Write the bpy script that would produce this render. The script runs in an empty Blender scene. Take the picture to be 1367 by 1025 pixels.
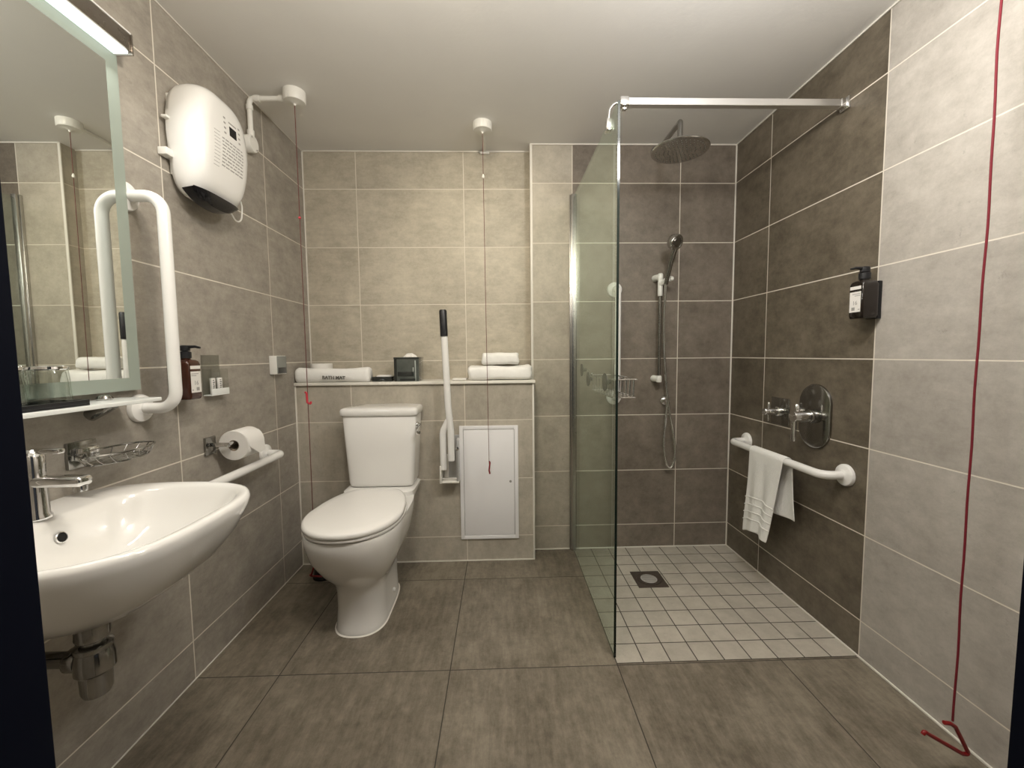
import bpy, bmesh, math, random
from mathutils import Vector, Matrix, noise
random.seed(7)
PI = math.pi
scene = bpy.context.scene
COL = scene.collection

# ------------------------------------------------------------------ room numbers (metres)
XL, XR = -1.0907, 1.3154          # left / right wall
YR, YS, YB = 2.407, 2.3228, 2.2094  # recess wall, shower wall, boxing front
ZC = 2.2725
XP = 0.176                         # edge of the pier / boxing
Z4, RP = 1.1027, 0.321             # tile course
SHELF = 0.995
YF0, YF1 = 0.20, 0.30              # front wall

# ------------------------------------------------------------------ node helper
class NT:
    def __init__(s, name):
        s.m = bpy.data.materials.new(name); s.m.use_nodes = True
        s.t = s.m.node_tree; s.b = s.t.nodes['Principled BSDF']
    def n(s, typ, **kw):
        nd = s.t.nodes.new(typ)
        for k, v in kw.items(): setattr(nd, k, v)
        return nd
    def put(s, sock, v):
        if isinstance(v, bpy.types.NodeSocket): s.t.links.new(v, sock)
        else:
            if hasattr(sock, 'default_value') and isinstance(v, (tuple, list)) and len(v) == 3 and sock.type == 'RGBA': v = (*v, 1)
            sock.default_value = v
    def math(s, op, a, b=None, clamp=False):
        nd = s.n('ShaderNodeMath', operation=op, use_clamp=clamp)
        s.put(nd.inputs[0], a)
        if b is not None: s.put(nd.inputs[1], b)
        return nd.outputs[0]
    def mix(s, f, a, b):
        nd = s.n('ShaderNodeMix', data_type='RGBA')
        s.put(nd.inputs[0], f); s.put(nd.inputs[6], a); s.put(nd.inputs[7], b)
        return nd.outputs[2]
    def noise(s, vec, scale, detail=4, rough=.6):
        nd = s.n('ShaderNodeTexNoise'); s.put(nd.inputs['Vector'], vec)
        nd.inputs['Scale'].default_value = scale; nd.inputs['Detail'].default_value = detail; nd.inputs['Roughness'].default_value = rough
        return nd.outputs['Fac']
    def ramp(s, f, lo, hi):
        nd = s.n('ShaderNodeMapRange'); s.put(nd.inputs[0], f); nd.inputs[1].default_value = lo; nd.inputs[2].default_value = hi
        nd.clamp = True
        return nd.outputs[0]
    def bump(s, h, strength=.2, dist=.002):
        nd = s.n('ShaderNodeBump'); s.put(nd.inputs['Height'], h); nd.inputs['Strength'].default_value = strength; nd.inputs['Distance'].default_value = dist
        s.t.links.new(nd.outputs[0], s.b.inputs['Normal'])

def tile_mat(name, axes, off, pitch, gw, cols, grout, zone=None, rough=.42, streak=None, contrast=2.1, var=.12):
    """tiles laid on a grid in room coordinates; zone = (axis, threshold, above, cols) has the other tile colour"""
    t = NT(name)
    co = t.n('ShaderNodeTexCoord').outputs['Object']
    sp = t.n('ShaderNodeSeparateXYZ'); t.put(sp.inputs[0], co)
    ax = {'X': sp.outputs[0], 'Y': sp.outputs[1], 'Z': sp.outputs[2]}
    masks, ids = [], []
    for a, o, p in zip(axes, off, pitch):
        u = t.math('DIVIDE', t.math('SUBTRACT', ax[a], o), p)
        ids.append(t.math('FLOOR', u))
        fr = t.math('FRACT', u)
        d = t.math('MINIMUM', fr, t.math('SUBTRACT', 1.0, fr))
        masks.append(t.math('MULTIPLY', d, p))
    d = t.math('MINIMUM', masks[0], masks[1])
    face = t.ramp(d, gw * .5 - .0006, gw * .5 + .0006)       # 0 = grout, 1 = tile
    cid = t.n('ShaderNodeCombineXYZ'); t.put(cid.inputs[0], ids[0]); t.put(cid.inputs[1], ids[1])
    wn = t.n('ShaderNodeTexWhiteNoise', noise_dimensions='3D'); t.put(wn.inputs['Vector'], cid.outputs[0])
    vm = t.n('ShaderNodeVectorMath', operation='MULTIPLY_ADD')
    t.put(vm.inputs[0], wn.outputs['Color']); vm.inputs[1].default_value = (9, 9, 9); t.put(vm.inputs[2], co)
    v = vm.outputs[0]
    big = t.noise(v, 3.2, 6, .62)
    mp = t.n('ShaderNodeMapping'); t.put(mp.inputs['Vector'], v); mp.inputs['Scale'].default_value = streak or (3, 3, 14)
    st = t.noise(mp.outputs[0], 2.2, 9, .72)
    fine = t.noise(v, 42, 7, .85)
    mid = t.noise(v, 11, 5, .7)
    pit = t.ramp(t.noise(v, 26, 6, .8), .62, .70)
    f = t.math('ADD', t.math('MULTIPLY', big, .24), t.math('ADD', t.math('MULTIPLY', st, .32), t.math('ADD', t.math('MULTIPLY', mid, .20), t.math('MULTIPLY', fine, .24))))
    f = t.ramp(f, .5 - .2 / contrast, .5 + .2 / contrast)
    def tone(c):
        k = t.mix(f, c[0], c[1])
        return t.mix(t.math('MULTIPLY', pit, .38), k, tuple(x * .55 for x in c[0]))
    col = tone(cols)
    if zone:
        a, th, above, zc = zone
        g = t.math('GREATER_THAN' if above else 'LESS_THAN', ax[a], th)
        col = t.mix(g, col, tone(zc))
    vv = t.n('ShaderNodeHueSaturation'); t.put(vv.inputs['Color'], col)
    t.put(vv.inputs['Value'], t.math('ADD', 1 - var / 2, t.math('MULTIPLY', wn.outputs['Value'], var)))
    t.put(t.b.inputs['Base Color'], t.mix(face, grout, vv.outputs['Color']))
    t.put(t.b.inputs['Roughness'], t.math('ADD', t.math('MULTIPLY', fine, .16), t.math('ADD', rough, t.math('MULTIPLY', t.math('SUBTRACT', 1.0, face), .35))))
    t.bump(t.math('ADD', face, t.math('MULTIPLY', fine, .12)), .35, .0015)
    return t.m

def pbr(name, col, rough=.5, metal=0., nz=.04, nscale=18, bump=0., bscale=60, spec=.5, coat=0., trans=0., ior=1.45, emit=None, alpha=1.):
    t = NT(name); b = t.b
    co = t.n('ShaderNodeTexCoord').outputs['Object']
    n = t.noise(co, nscale, 3)
    t.put(b.inputs['Base Color'], t.mix(n, tuple(max(0, c * (1 - nz)) for c in col), tuple(min(1, c * (1 + nz)) for c in col)))
    t.put(b.inputs['Roughness'], t.math('ADD', rough, t.math('MULTIPLY', t.math('SUBTRACT', n, .5), min(.08, rough * .4))))
    b.inputs['Metallic'].default_value = metal
    b.inputs['Specular IOR Level'].default_value = spec
    b.inputs['Coat Weight'].default_value = coat
    b.inputs['Transmission Weight'].default_value = trans
    b.inputs['IOR'].default_value = ior
    b.inputs['Alpha'].default_value = alpha
    if emit:
        b.inputs['Emission Color'].default_value = (*emit[0], 1); b.inputs['Emission Strength'].default_value = emit[1]
    if bump: t.bump(t.noise(co, bscale, 4), bump, .004)
    return t.m

def pane(name, tint, f0=.04, rough=.0, boost=1.0):
    """thin clear glass: tinted see-through with mirror reflection by Fresnel"""
    t = NT(name); t.t.nodes.remove(t.b)
    out = t.t.nodes['Material Output']
    fr = t.n('ShaderNodeFresnel')
    gm = t.n('ShaderNodeNewGeometry')                 # thin pane: rays leave at the angle they enter
    t.put(fr.inputs['IOR'], t.math('ADD', 1.52, t.math('MULTIPLY', gm.outputs['Backfacing'], 1 / 1.52 - 1.52)))
    tr = t.n('ShaderNodeBsdfTransparent')
    co = t.n('ShaderNodeTexCoord').outputs['Object']
    t.put(tr.inputs[0], t.mix(t.noise(co, 3), tuple(c * .985 for c in tint), tint))
    gl = t.n('ShaderNodeBsdfGlossy'); gl.inputs['Roughness'].default_value = rough; gl.inputs[0].default_value = (.93, 1, .95, 1)
    mx = t.n('ShaderNodeMixShader'); t.put(mx.inputs[0], t.math('MULTIPLY', fr.outputs[0], boost, True))
    t.put(mx.inputs[1], tr.outputs[0]); t.put(mx.inputs[2], gl.outputs[0])
    t.put(out.inputs[0], mx.outputs[0])
    return t.m

# ------------------------------------------------------------------ mesh helper
class MB:
    def __init__(s): s.bm = bmesh.new()
    def box(s, x0, x1, y0, y1, z0, z1, bev=0., seg=2, mat=None):
        b = bmesh.new(); bmesh.ops.create_cube(b, size=1)
        M = Matrix.Translation(((x0 + x1) / 2, (y0 + y1) / 2, (z0 + z1) / 2)) @ Matrix.Diagonal((abs(x1 - x0), abs(y1 - y0), abs(z1 - z0), 1))
        bmesh.ops.transform(b, matrix=M, verts=b.verts)
        if bev: bmesh.ops.bevel(b, geom=b.edges[:], offset=bev, segments=seg, profile=.5, affect='EDGES', clamp_overlap=True)
        if mat is not None: bmesh.ops.transform(b, matrix=mat, verts=b.verts)
        return s.add(b)
    def add(s, b):
        me = bpy.data.meshes.new('t'); b.to_mesh(me); b.free(); s.bm.from_mesh(me); bpy.data.meshes.remove(me); return s
    def rings(s, rs, cap0=True, cap1=True, closed=False):
        vs = [[s.bm.verts.new(p) for p in r] for r in rs]; n = len(rs[0]); m = len(vs)
        for i in range(m if closed else m - 1):
            a, b = vs[i], vs[(i + 1) % m]
            for j in range(n):
                k = (j + 1) % n
                s.bm.faces.new((a[j], a[k], b[k], b[j]))
        if not closed:
            if cap0: s.bm.faces.new(vs[0][::-1])
            if cap1: s.bm.faces.new(vs[-1])
        return s
    def tube(s, pts, r, n=14, bend=0., closed=False, cap=True):
        pts = [Vector(p) for p in pts]
        if bend: pts = fillet(pts, bend)
        m = len(pts); rs = []; nrm = None
        rad = r if callable(r) else (lambda k: r)
        for i, p in enumerate(pts):
            if closed: d = (pts[(i + 1) % m] - pts[i - 1]).normalized()
            elif i == 0: d = (pts[1] - p).normalized()
            elif i == m - 1: d = (p - pts[i - 1]).normalized()
            else: d = ((pts[i + 1] - p).normalized() + (p - pts[i - 1]).normalized()).normalized()
            if nrm is None:
                nrm = d.orthogonal().normalized()
            nrm = (nrm - d * nrm.dot(d)).normalized(); bn = d.cross(nrm)
            q = rad(i / max(1, m - 1))
            rs.append([p + (nrm * math.cos(2 * PI * j / n) + bn * math.sin(2 * PI * j / n)) * q for j in range(n)])
        return s.rings(rs, cap, cap, closed)
    def lathe(s, prof, origin, axis=(0, 0, 1), n=32):
        ax = Vector(axis).normalized(); e1 = ax.orthogonal().normalized(); e2 = ax.cross(e1); o = Vector(origin)
        return s.rings([[o + ax * h + (e1 * math.cos(2 * PI * j / n) + e2 * math.sin(2 * PI * j / n)) * max(r, 1e-5) for j in range(n)] for r, h in prof])
    def obj(s, name, mat, parent=None, smooth=True, ang=38, sub=0, loc=None):
        bm = s.bm
        bmesh.ops.recalc_face_normals(bm, faces=bm.faces[:])
        off = Vector((0, 0, 0)); p = parent
        if parent:
            while p: off += p.location; p = p.parent
        elif loc: off = Vector(loc)
        if off.length: bmesh.ops.translate(bm, vec=-off, verts=bm.verts)
        me = bpy.data.meshes.new(name); bm.to_mesh(me); bm.free()
        for mm in (mat if isinstance(mat, (list, tuple)) else [mat]): me.materials.append(mm)
        if smooth:
            me.shade_smooth(); me.set_sharp_from_angle(angle=math.radians(ang))
        o = bpy.data.objects.new(name, me); COL.objects.link(o)
        if parent: o.parent = parent
        elif loc: o.location = loc
        if sub:
            md = o.modifiers.new('sub', 'SUBSURF'); md.levels = sub; md.render_levels = sub
        return o

def fillet(pts, r, n=9):
    out = [pts[0]]
    for i in range(1, len(pts) - 1):
        p = pts[i]; a = pts[i - 1] - p; b = pts[i + 1] - p
        la, lb = a.length, b.length; a.normalize(); b.normalize()
        ang = a.angle(b)
        if ang > PI - .02: out.append(p); continue
        t = min(r / math.tan(ang / 2), la * .49, lb * .49); rr = t * math.tan(ang / 2)
        c = p + (a + b).normalized() * (rr / math.sin(ang / 2))
        p0, p1 = p + a * t - c, p + b * t - c
        tot = p0.angle(p1)
        for k in range(n + 1):
            q = k / n
            out.append(c + (p0 * math.sin((1 - q) * tot) + p1 * math.sin(q * tot)) / math.sin(tot))
    out.append(pts[-1])
    return out

def thing(name, label, cat, loc, group=None):
    o = bpy.data.objects.new(name, None); COL.objects.link(o); o.location = loc; o.empty_display_size = .05
    return tag(o, label, cat, group)
def tag(o, label, cat, group=None):
    o['label'] = label; o['category'] = cat
    if group: o['group'] = group
    return o
def struct(o): o['kind'] = 'structure'; return o
def sring(w, d, n=48, e=2.6):
    """superellipse ring in plan, half sizes w and d"""
    out = []
    for j in range(n):
        t = 2 * PI * j / n; c, s_ = math.cos(t), math.sin(t)
        out.append((w * math.copysign(abs(c) ** (2 / e), c), d * math.copysign(abs(s_) ** (2 / e), s_)))
    return out

# ------------------------------------------------------------------ materials
LIGHT = ((.345, .318, .28), (.50, .468, .42))
LIGHTB = ((.355, .322, .262), (.53, .485, .40))
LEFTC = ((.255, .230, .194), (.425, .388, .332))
RECC = ((.36, .325, .255), (.56, .51, .41))
DARK = ((.080, .065, .044), (.190, .160, .118))
DARKB = ((.130, .108, .084), (.245, .208, .168))
GROUT = (.72, .67, .58)
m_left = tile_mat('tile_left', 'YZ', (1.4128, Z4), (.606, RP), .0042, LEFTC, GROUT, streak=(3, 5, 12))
m_right = tile_mat('tile_right', 'YZ', (1.4215, Z4), (.602, RP), .0042, LIGHT, GROUT, zone=('Y', 1.4215, True, DARK), streak=(3, 5, 9))
m_back = tile_mat('tile_back', 'XZ', (-.797, Z4), (.60, RP), .0042, RECC, GROUT, streak=(5, 3, 12))
m_box = tile_mat('tile_boxing', 'XZ', (-.797, Z4), (.602, RP), .0042, LIGHTB, GROUT, streak=(7, 3, 3))
m_show = tile_mat('tile_shower', 'XZ', (.404, Z4), (.6, RP), .0042, LIGHTB, GROUT, zone=('X', .404, True, DARKB), streak=(6, 3, 6))
m_floor = tile_mat('tile_floor', 'XY', (-.195, 1.416), (.607, .605), .0034, ((.118, .098, .070), (.272, .235, .180)), (.045, .038, .03), rough=.40, streak=(20, 4, 3), contrast=2.4, var=.10)
m_mosaic = tile_mat('tile_mosaic', 'XY', (.4115, YS - .9), (.1004, .1), .0042, ((.40, .365, .305), (.52, .48, .41)), (.055, .046, .037), rough=.45, streak=(5, 5, 5))
m_ceil = pbr('plaster', (.82, .805, .775), .7, nz=.03, nscale=5, bump=.12, bscale=40)
m_trim = pbr('white_trim', (.78, .75, .68), .4)
m_white = pbr('white_enamel', (.84, .83, .80), .22, coat=.3, nz=.015)
m_porc = pbr('porcelain', (.83, .815, .78), .09, coat=.5, nz=.012, nscale=6)
m_plast = pbr('white_plastic', (.80, .79, .74), .3, nz=.015)
m_seat = pbr('seat_plastic', (.86, .84, .80), .16, nz=.012, nscale=6)
m_chrome = pbr('chrome', (.78, .78, .78), .06, 1., nz=.02)
m_brush = pbr('brushed_metal', (.55, .54, .52), .25, 1., nz=.06)
m_satin = pbr('satin_metal', (.86, .86, .86), .32, 1., nz=.02)
m_gun = pbr('dull_chrome', (.36, .355, .34), .13, 1., nz=.05)
m_black = pbr('black_plastic', (.012, .012, .014), .35, nz=.1)
m_blackg = pbr('black_gloss', (.008, .008, .010), .12, nz=.1)
m_navy = pbr('navy_paint', (.0012, .0022, .0075), .8, nz=.1, spec=.12)
m_mirror = pbr('mirror', (.86, .89, .87), .0, 1., nz=.004, nscale=2)
m_frost = pbr('frosted_glass', (.29, .33, .285), .35, nz=.03, nscale=6)
m_lampd = pbr('lamp_diffuser', (.9, .9, .9), .5, emit=((.88, 1., .95), 1.3))
m_lampm = pbr('lamp_metal', (.36, .325, .29), .28, 1., nz=.05)
m_amber = pbr('amber_bottle', (.045, .013, .006), .1, nz=.2, coat=.4)
m_dkamber = pbr('dark_amber_bottle', (.010, .006, .004), .12, nz=.2, coat=.4)
m_paper = pbr('paper', (.82, .80, .76), .8, nz=.03, bump=.1, bscale=120)
m_label = pbr('label_paper', (.78, .76, .72), .55, nz=.03)
m_ink = pbr('ink', (.05, .05, .05), .6)
m_greyink = pbr('grey_ink', (.33, .32, .30), .6)
m_towel = pbr('towelling', (.88, .87, .835), .95, nz=.04, nscale=60, bump=.6, bscale=260, spec=.15)
m_shade = pbr('grey_seam', (.30, .29, .27), .6)
m_red = pbr('red_plastic', (.22, .010, .011), .35, nz=.08)
m_pink = pbr('red_cord_plastic', (.55, .04, .06), .4, nz=.08)
m_redcord = pbr('red_cord', (.17, .008, .018), .7, nz=.15, nscale=200)
m_dimcord = pbr('faded_red_cord', (.15, .060, .052), .8, nz=.15, nscale=200)
m_panel = pbr('panel_paint', (.86, .85, .855), .4, nz=.012)
m_bracket = pbr('bracket_metal', (.55, .55, .54), .35, .6, nz=.05)
m_smoke = pbr('smoked_glass', (.085, .095, .085), .06, nz=.5, nscale=14, coat=.6)
m_cup = pbr('suction_rubber', (.03, .033, .03), .25, nz=.1)
m_smoke2 = pbr('dark_smoked_glass', (.03, .033, .03), .08, nz=.3, coat=.5)
m_glass = pane('screen_glass', (.95, .985, .955), boost=.92)
m_edge = pbr('glass_edge', (.008, .016, .013), .12, nz=.1)
m_clear = pane('clear_acrylic', (.94, .945, .935))
m_tumbler = pane('tumbler_glass', (.95, .96, .95), boost=1.3)
m_shelfg = pbr('frosted_shelf', (.80, .82, .79), .2, nz=.02)
m_drain = pbr('drain_metal', (.12, .095, .08), .4, .55, nz=.15)
m_grate = pbr('drain_grate', (.75, .73, .71), .35, .7, nz=.1)
m_hole = pbr('dark_hole', (.012, .011, .010), .8)

# ------------------------------------------------------------------ the room
def wall(name, mat, *a): return struct(MB().box(*a).obj(name, mat, smooth=False))
wall('floor', m_floor, XL - .1, XR + .1, -1.2, YR + .1, -.1, 0)
wall('floor_shower', m_mosaic, .4115, XR, YS - .9, YS, -.02, .0015)
wall('ceiling', m_ceil, XL - .1, XR + .1, -1.2, YR + .1, ZC, ZC + .1)
wall('wall_left', m_left, XL - .1, XL, YF1, YR + .1, 0, ZC)
wall('wall_right', m_right, XR, XR + .1, YF1, YS + .2, 0, ZC)
wall('wall_back', m_back, XL, XP + .05, YR, YR + .1, 0, ZC)
wall('wall_boxing', m_box, XL, XP, YB, YR, 0, SHELF - .016)
wall('wall_shower', m_show, XP, XR, YS, YR + .1, 0, ZC)
JX0, JX1 = -.3405, .407
w = MB(); w.box(XL - .1, JX0 - .03, YF0, YF1, 0, ZC); w.box(JX1 + .03, XR + .1, YF0, YF1, 0, ZC); w.box(JX0 - .03, JX1 + .03, YF0, YF1, 2.07, ZC)
struct(w.obj('wall_front', m_left, smooth=False))
w = MB(); w.box(JX0 - .03, JX0, YF0 - .01, YF1 + .002, 0, 2.07, .002); w.box(JX1, JX1 + .03, YF0 - .01, YF1 + .002, 0, 2.07, .002); w.box(JX0, JX1, YF0 - .01, YF1 + .002, 2.04, 2.07)
struct(w.obj('door_1', m_navy))
tn = [0]
def trim(*a, b=.0008, m=None):
    tn[0] += 1; return struct(MB().box(*a, b).obj('trim_%d' % tn[0], m or m_trim))
q = .006
trim(XL, XP, YR - q, YR, ZC - q, ZC); trim(XP, XR, YS - q, YS, ZC - q, ZC)
trim(XL, XL + q * .6, YF1, YR, ZC - q * .6, ZC); trim(XR - q, XR, YF1, YS, ZC - q, ZC)
trim(XP - .004, XP + .009, YS - .003, YS + .003, SHELF, ZC); trim(XP - .008, XP + .002, YB - .0025, YB + .003, 0, SHELF - .016)
trim(XP - .001, XP + .006, YS - .003, YS + .002, 0, SHELF - .02)
trim(XL, XL + q, YR - q, YR, SHELF, ZC); trim(XL, XL + q, YB - q, YB, 0, SHELF - .016); trim(XR - q, XR, YS - q, YS, 0, ZC)
trim(XL, XP, YB - q * .8, YB, 0, q); trim(XL, XL + q * .6, YF1, YB, 0, q * .6); trim(XR - q, XR, YF1, YS, 0, q); trim(XP, XR, YS - q, YS, 0, q)
# white ledge on top of the boxing
s = MB().box(XL + .001, XP + .008, YB - .015, YR - .001, SHELF - .016, SHELF, .003).obj('ledge_shelf', m_trim)
tag(s, 'long white ledge on top of the tiled boxing behind the toilet', 'shelf')

# ------------------------------------------------------------------ mirror and its lamp
t = thing('mirror', 'large wall mirror with frosted border on the left wall', 'mirror', (XL, .9, 1.04))
MX = XL + .022
MB().box(XL + .001, MX, .56, 1.25, 1.04, 1.979, .001).obj('backing', m_frost, t)
MB().box(MX, MX + .0015, .597, 1.214, 1.076, 1.944).obj('mirror_pane', m_mirror, t, smooth=False)
w = MB()
for a in ((1.214, 1.25, 1.04, 1.979), (.56, .597, 1.04, 1.979), (.597, 1.214, 1.04, 1.076), (.597, 1.214, 1.944, 1.979)): w.box(MX, MX + .0015, *a)
w.obj('frosted_border', m_frost, t, smooth=False)
t = thing('mirror_lamp', 'lit strip lamp with metal housing fixed above the mirror', 'lamp', (XL, .9, 1.981))
MB().box(XL + .001, XL + .064, .60, 1.252, 1.990, 2.036, .003).obj('housing', m_lampm, t)
MB().box(XL + .006, XL + .060, .604, 1.246, 1.981, 1.990, .002).obj('diffuser', m_lampd, t)
MB().box(XL + .001, XL + .067, 1.252, 1.256, 1.982, 2.038, .001).obj('end_cap', m_lampm, t)
MB().box(XL + .05, XL + .066, .60, 1.252, 2.036, 2.041, .001).obj('lit_edge_strip', m_white, t)  # white strip added to imitate light catching the housing's top edge

# ------------------------------------------------------------------ grab rails
def grab(name, label, pa, pb, nrm, out, r=.0165, bend=.06, fl=.042):
    pa, pb, nrm = Vector(pa), Vector(pb), Vector(nrm)
    t = thing(name, label, 'grab rail', tuple(pa), 'white grab rails')
    MB().tube([pa + nrm * .008, pa + nrm * out, pb + nrm * out, pb + nrm * .008], r, 18, bend).obj('rail', m_white, t)
    for p in (pa, pb):
        MB().lathe([(fl, .0005), (fl, .008), (fl * .93, .013), (fl * .6, .017), (r * 1.25, .019), (r * 1.12, .021)], p, nrm, 36).obj('flange', m_white, t)
    return t
grab('grab_rail', 'white vertical grab rail on the left wall beside the mirror', (XL, 1.265, .982), (XL, 1.265, 1.603), (1, 0, 0), .112, bend=.055)
grab('grab_rail', 'white horizontal grab rail low on the left wall under the toilet roll', (XL, 1.30, .69), (XL, 1.901, .691), (1, 0, 0), .085, bend=.045)
grab('grab_rail', 'white vertical grab rail on the shower back wall behind the glass screen edge', (.640, YS, .885), (.640, YS, 1.487), (0, -1, 0), .078, bend=.05)
grab('grab_rail', 'white horizontal grab rail on the dark right wall with a towel over it', (XR, 1.512, .66), (XR, 2.145, .661), (-1, 0, 0), .092, bend=.07)

# ------------------------------------------------------------------ glass shelf under the mirror
t = thing('mirror_shelf', 'narrow frosted white shelf under the mirror', 'shelf', (XL, .9, 1.012))
MB().box(XL + .012, -.96, .62, 1.19, 1.012, 1.0225, .002).obj('shelf_board', m_shelfg, t)
for y in (.66, 1.118):
    w = MB(); w.tube([(XL + .001, y, .985), (XL + .02, y, .993), (XL + .045, y, 1.003), (XL + .062, y, 1.011)], lambda k: .019 - .006 * k, 16)
    w.lathe([(.016, 0), (.018, .004), (.014, .011), (.005, .014)], (XL + .04, y, 1.0226), (0, 0, 1), 20)
    w.obj('bracket', m_gun, t)
w = MB(); w.box(-1.068, -.972, .70, .998, 1.0228, 1.0275, .001)
for a in ((-1.068, -1.062, .70, .998), (-.978, -.972, .70, .998), (-1.062, -.978, .70, .706), (-1.062, -.978, .992, .998)): w.box(*a, 1.0275, 1.0365, .001)
tag(w.obj('serving_tray', m_black, loc=(-1.02, .85, 1.0228)), 'black rectangular tray on the shelf under the mirror', 'tray')
def tumbler(y, lab):
    z = 1.0278
    prof = [(.037, 0), (.0345, .05), (.032, .082), (.029, .086), (0, .086), (0, .076), (.028, .076), (.0312, .05), (.0345, .0)]
    o = MB().lathe(prof, (-1.02, y, z), (0, 0, 1), 32).obj('tumbler', m_tumbler, loc=(-1.02, y, z))
    MB().lathe([(.0325, .080), (.0345, .082), (.0335, .087), (.030, .0885), (.029, .087), (.031, .083)], (-1.02, y, z), (0, 0, 1), 32).obj('base_rim', m_chrome, o)
    tag(o, lab, 'glass', 'upturned tumblers on the black tray')
tumbler(.958, 'upturned clear glass tumbler at the far end of the black tray')
tumbler(.868, 'upturned clear glass tumbler nearest the dark door frame on the black tray')

# ------------------------------------------------------------------ washbasin, tap, trap
BCY = .895
t = thing('washbasin', 'white wall-hung washbasin on the left wall', 'washbasin', (XL, BCY, .6))
def bring(z, hw, x1, x0=XL, e=3.2, n=64, inset=0., dy=0.):
    out = []
    for j in range(n):
        a = 2 * PI * j / n; c, s_ = math.cos(a), math.sin(a)
        ex = 2.5
        px = math.copysign(abs(c) ** (2 / ex), c); py = math.copysign(abs(s_) ** (2 / e), s_)
        cx = x0 + (x1 - x0) * .45
        x = cx + (px * (x1 - cx) if px > 0 else px * (cx - x0) / 1.0)
        if px < 0: x = max(x0, cx - (cx - x0) * min(1, abs(px) * 1.12))
        out.append((x, BCY + dy + py * hw, z))
    return out
xi = XL + .118
rs = [bring(.600, .060, -.84, XL + .14), bring(.605, .12, -.79, XL + .10), bring(.625, .170, -.735, XL + .02), bring(.665, .212, -.685), bring(.71, .240, -.652), bring(.755, .256, -.630),
      bring(.778, .260, -.623), bring(.788, .257, -.627), bring(.790, .250, -.634), bring(.787, .232, -.650, xi - .016), bring(.780, .226, -.656, xi - .006),
      bring(.755, .214, -.672, xi), bring(.72, .195, -.70, xi + .008), bring(.68, .150, -.745, xi + .03), bring(.655, .08, -.82, xi + .065), bring(.651, .02, -.90, xi + .10)]
MB().rings(rs).obj('bowl', m_porc, t, ang=60)
MB().lathe([(.006, 0.0), (.0125, .0005), (.0125, .0025), (.0105, .0035), (.0095, .001), (0.0001, .001)], (xi + .005, .905, .742), (1, 0, .25), 24).obj('overflow_ring', m_chrome, t)
MB().lathe([(.0095, .0), (.0095, .0022), (0.0001, .0022)], (xi + .005, .905, .742), (1, 0, .25), 24).obj('overflow_hole', m_hole, t)
MB().lathe([(.030, .0), (.030, .003), (.022, .005), (0.0001, .006)], (-.935, BCY, .652), (0, 0, 1), 24).obj('waste', m_chrome, t)
t = thing('basin_tap', 'tall chrome mixer tap on the washbasin', 'tap', (-1.005, BCY, .79))
MB().lathe([(.026, 0), (.026, .005), (.0225, .012), (.021, .10), (.0215, .135), (.019, .14)], (-1.005, BCY, .7895), (0, 0, 1), 28).obj('body', m_chrome, t)
MB().box(-1.0, -.892, BCY - .017, BCY + .017, .860, .882, .008, 3).obj('spout', m_chrome, t)
MB().lathe([(.012, 0), (.012, .012), (.009, .013)], (-.906, BCY, .849), (0, 0, 1), 20).obj('aerator', m_chrome, t)
w = MB(); w.lathe([(.020, 0), (.021, .006), (.017, .012)], (-1.005, BCY, .929), (0, 0, 1), 24); w.box(-1.0, -.938, BCY - .008, BCY + .008, .930, .942, .004)
w.obj('lever', m_chrome, t)
t = thing('bottle_trap', 'chrome bottle trap under the washbasin', 'trap', (-.875, .862, .40))
tx, ty = -.880, .868
MB().lathe([(.020, .19), (.020, .165), (.029, .163), (.030, .135), (.027, .128), (.021, .126), (.021, .10)], (tx, ty, .408), (0, 0, 1), 28).obj('tailpiece', m_gun, t)
MB().lathe([(.0001, 0), (.016, .001), (.023, .005), (.0265, .014), (.0275, .05), (.030, .055), (.0345, .060), (.034, .088), (.031, .105), (.033, .108), (.033, .116), (.024, .12)], (tx, ty, .408), (0, 0, 1), 32).obj('cup', m_gun, t)
w = MB(); w.tube([(tx - .02, ty, .488), (XL + .004, ty, .488)], .0165, 18); w.lathe([(.024, 0), (.025, .004), (.025, .022), (.022, .026)], (tx - .026, ty, .488), (-1, 0, 0), 24)
w.lathe([(.032, 0), (.032, .006), (.02, .012)], (XL + .0005, ty, .488), (1, 0, 0), 24); w.obj('outlet_pipe', m_gun, t)
w = MB(); w.tube([(-.955, .84, .625), (-.958, .84, .58), (-.975, .815, .55), (XL + .003, .80, .545)], .009, 12, .03)
w.lathe([(.013, 0), (.013, .03), (.010, .034)], (-.955, .84, .56), (0, 0, 1), 16)
tag(w.obj('supply_hose', m_black, loc=(XL, .8, .545)), 'dark supply hose curving from under the washbasin to the wall', 'hose')
w = MB(); w.tube([(-.965, 1.0, .645), (-.965, 1.0, .585), (-1.0, 1.0, .572), (XL + .003, 1.0, .572)], .0105, 14, .018)
w.lathe([(.015, 0), (.0155, .004), (.015, .022)], (-.965, 1.0, .592), (0, 0, 1), 18)
tag(w.obj('supply_pipe', m_gun, loc=(XL, 1.0, .572)), 'short chrome elbow pipe under the washbasin right of the trap', 'pipe')

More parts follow.
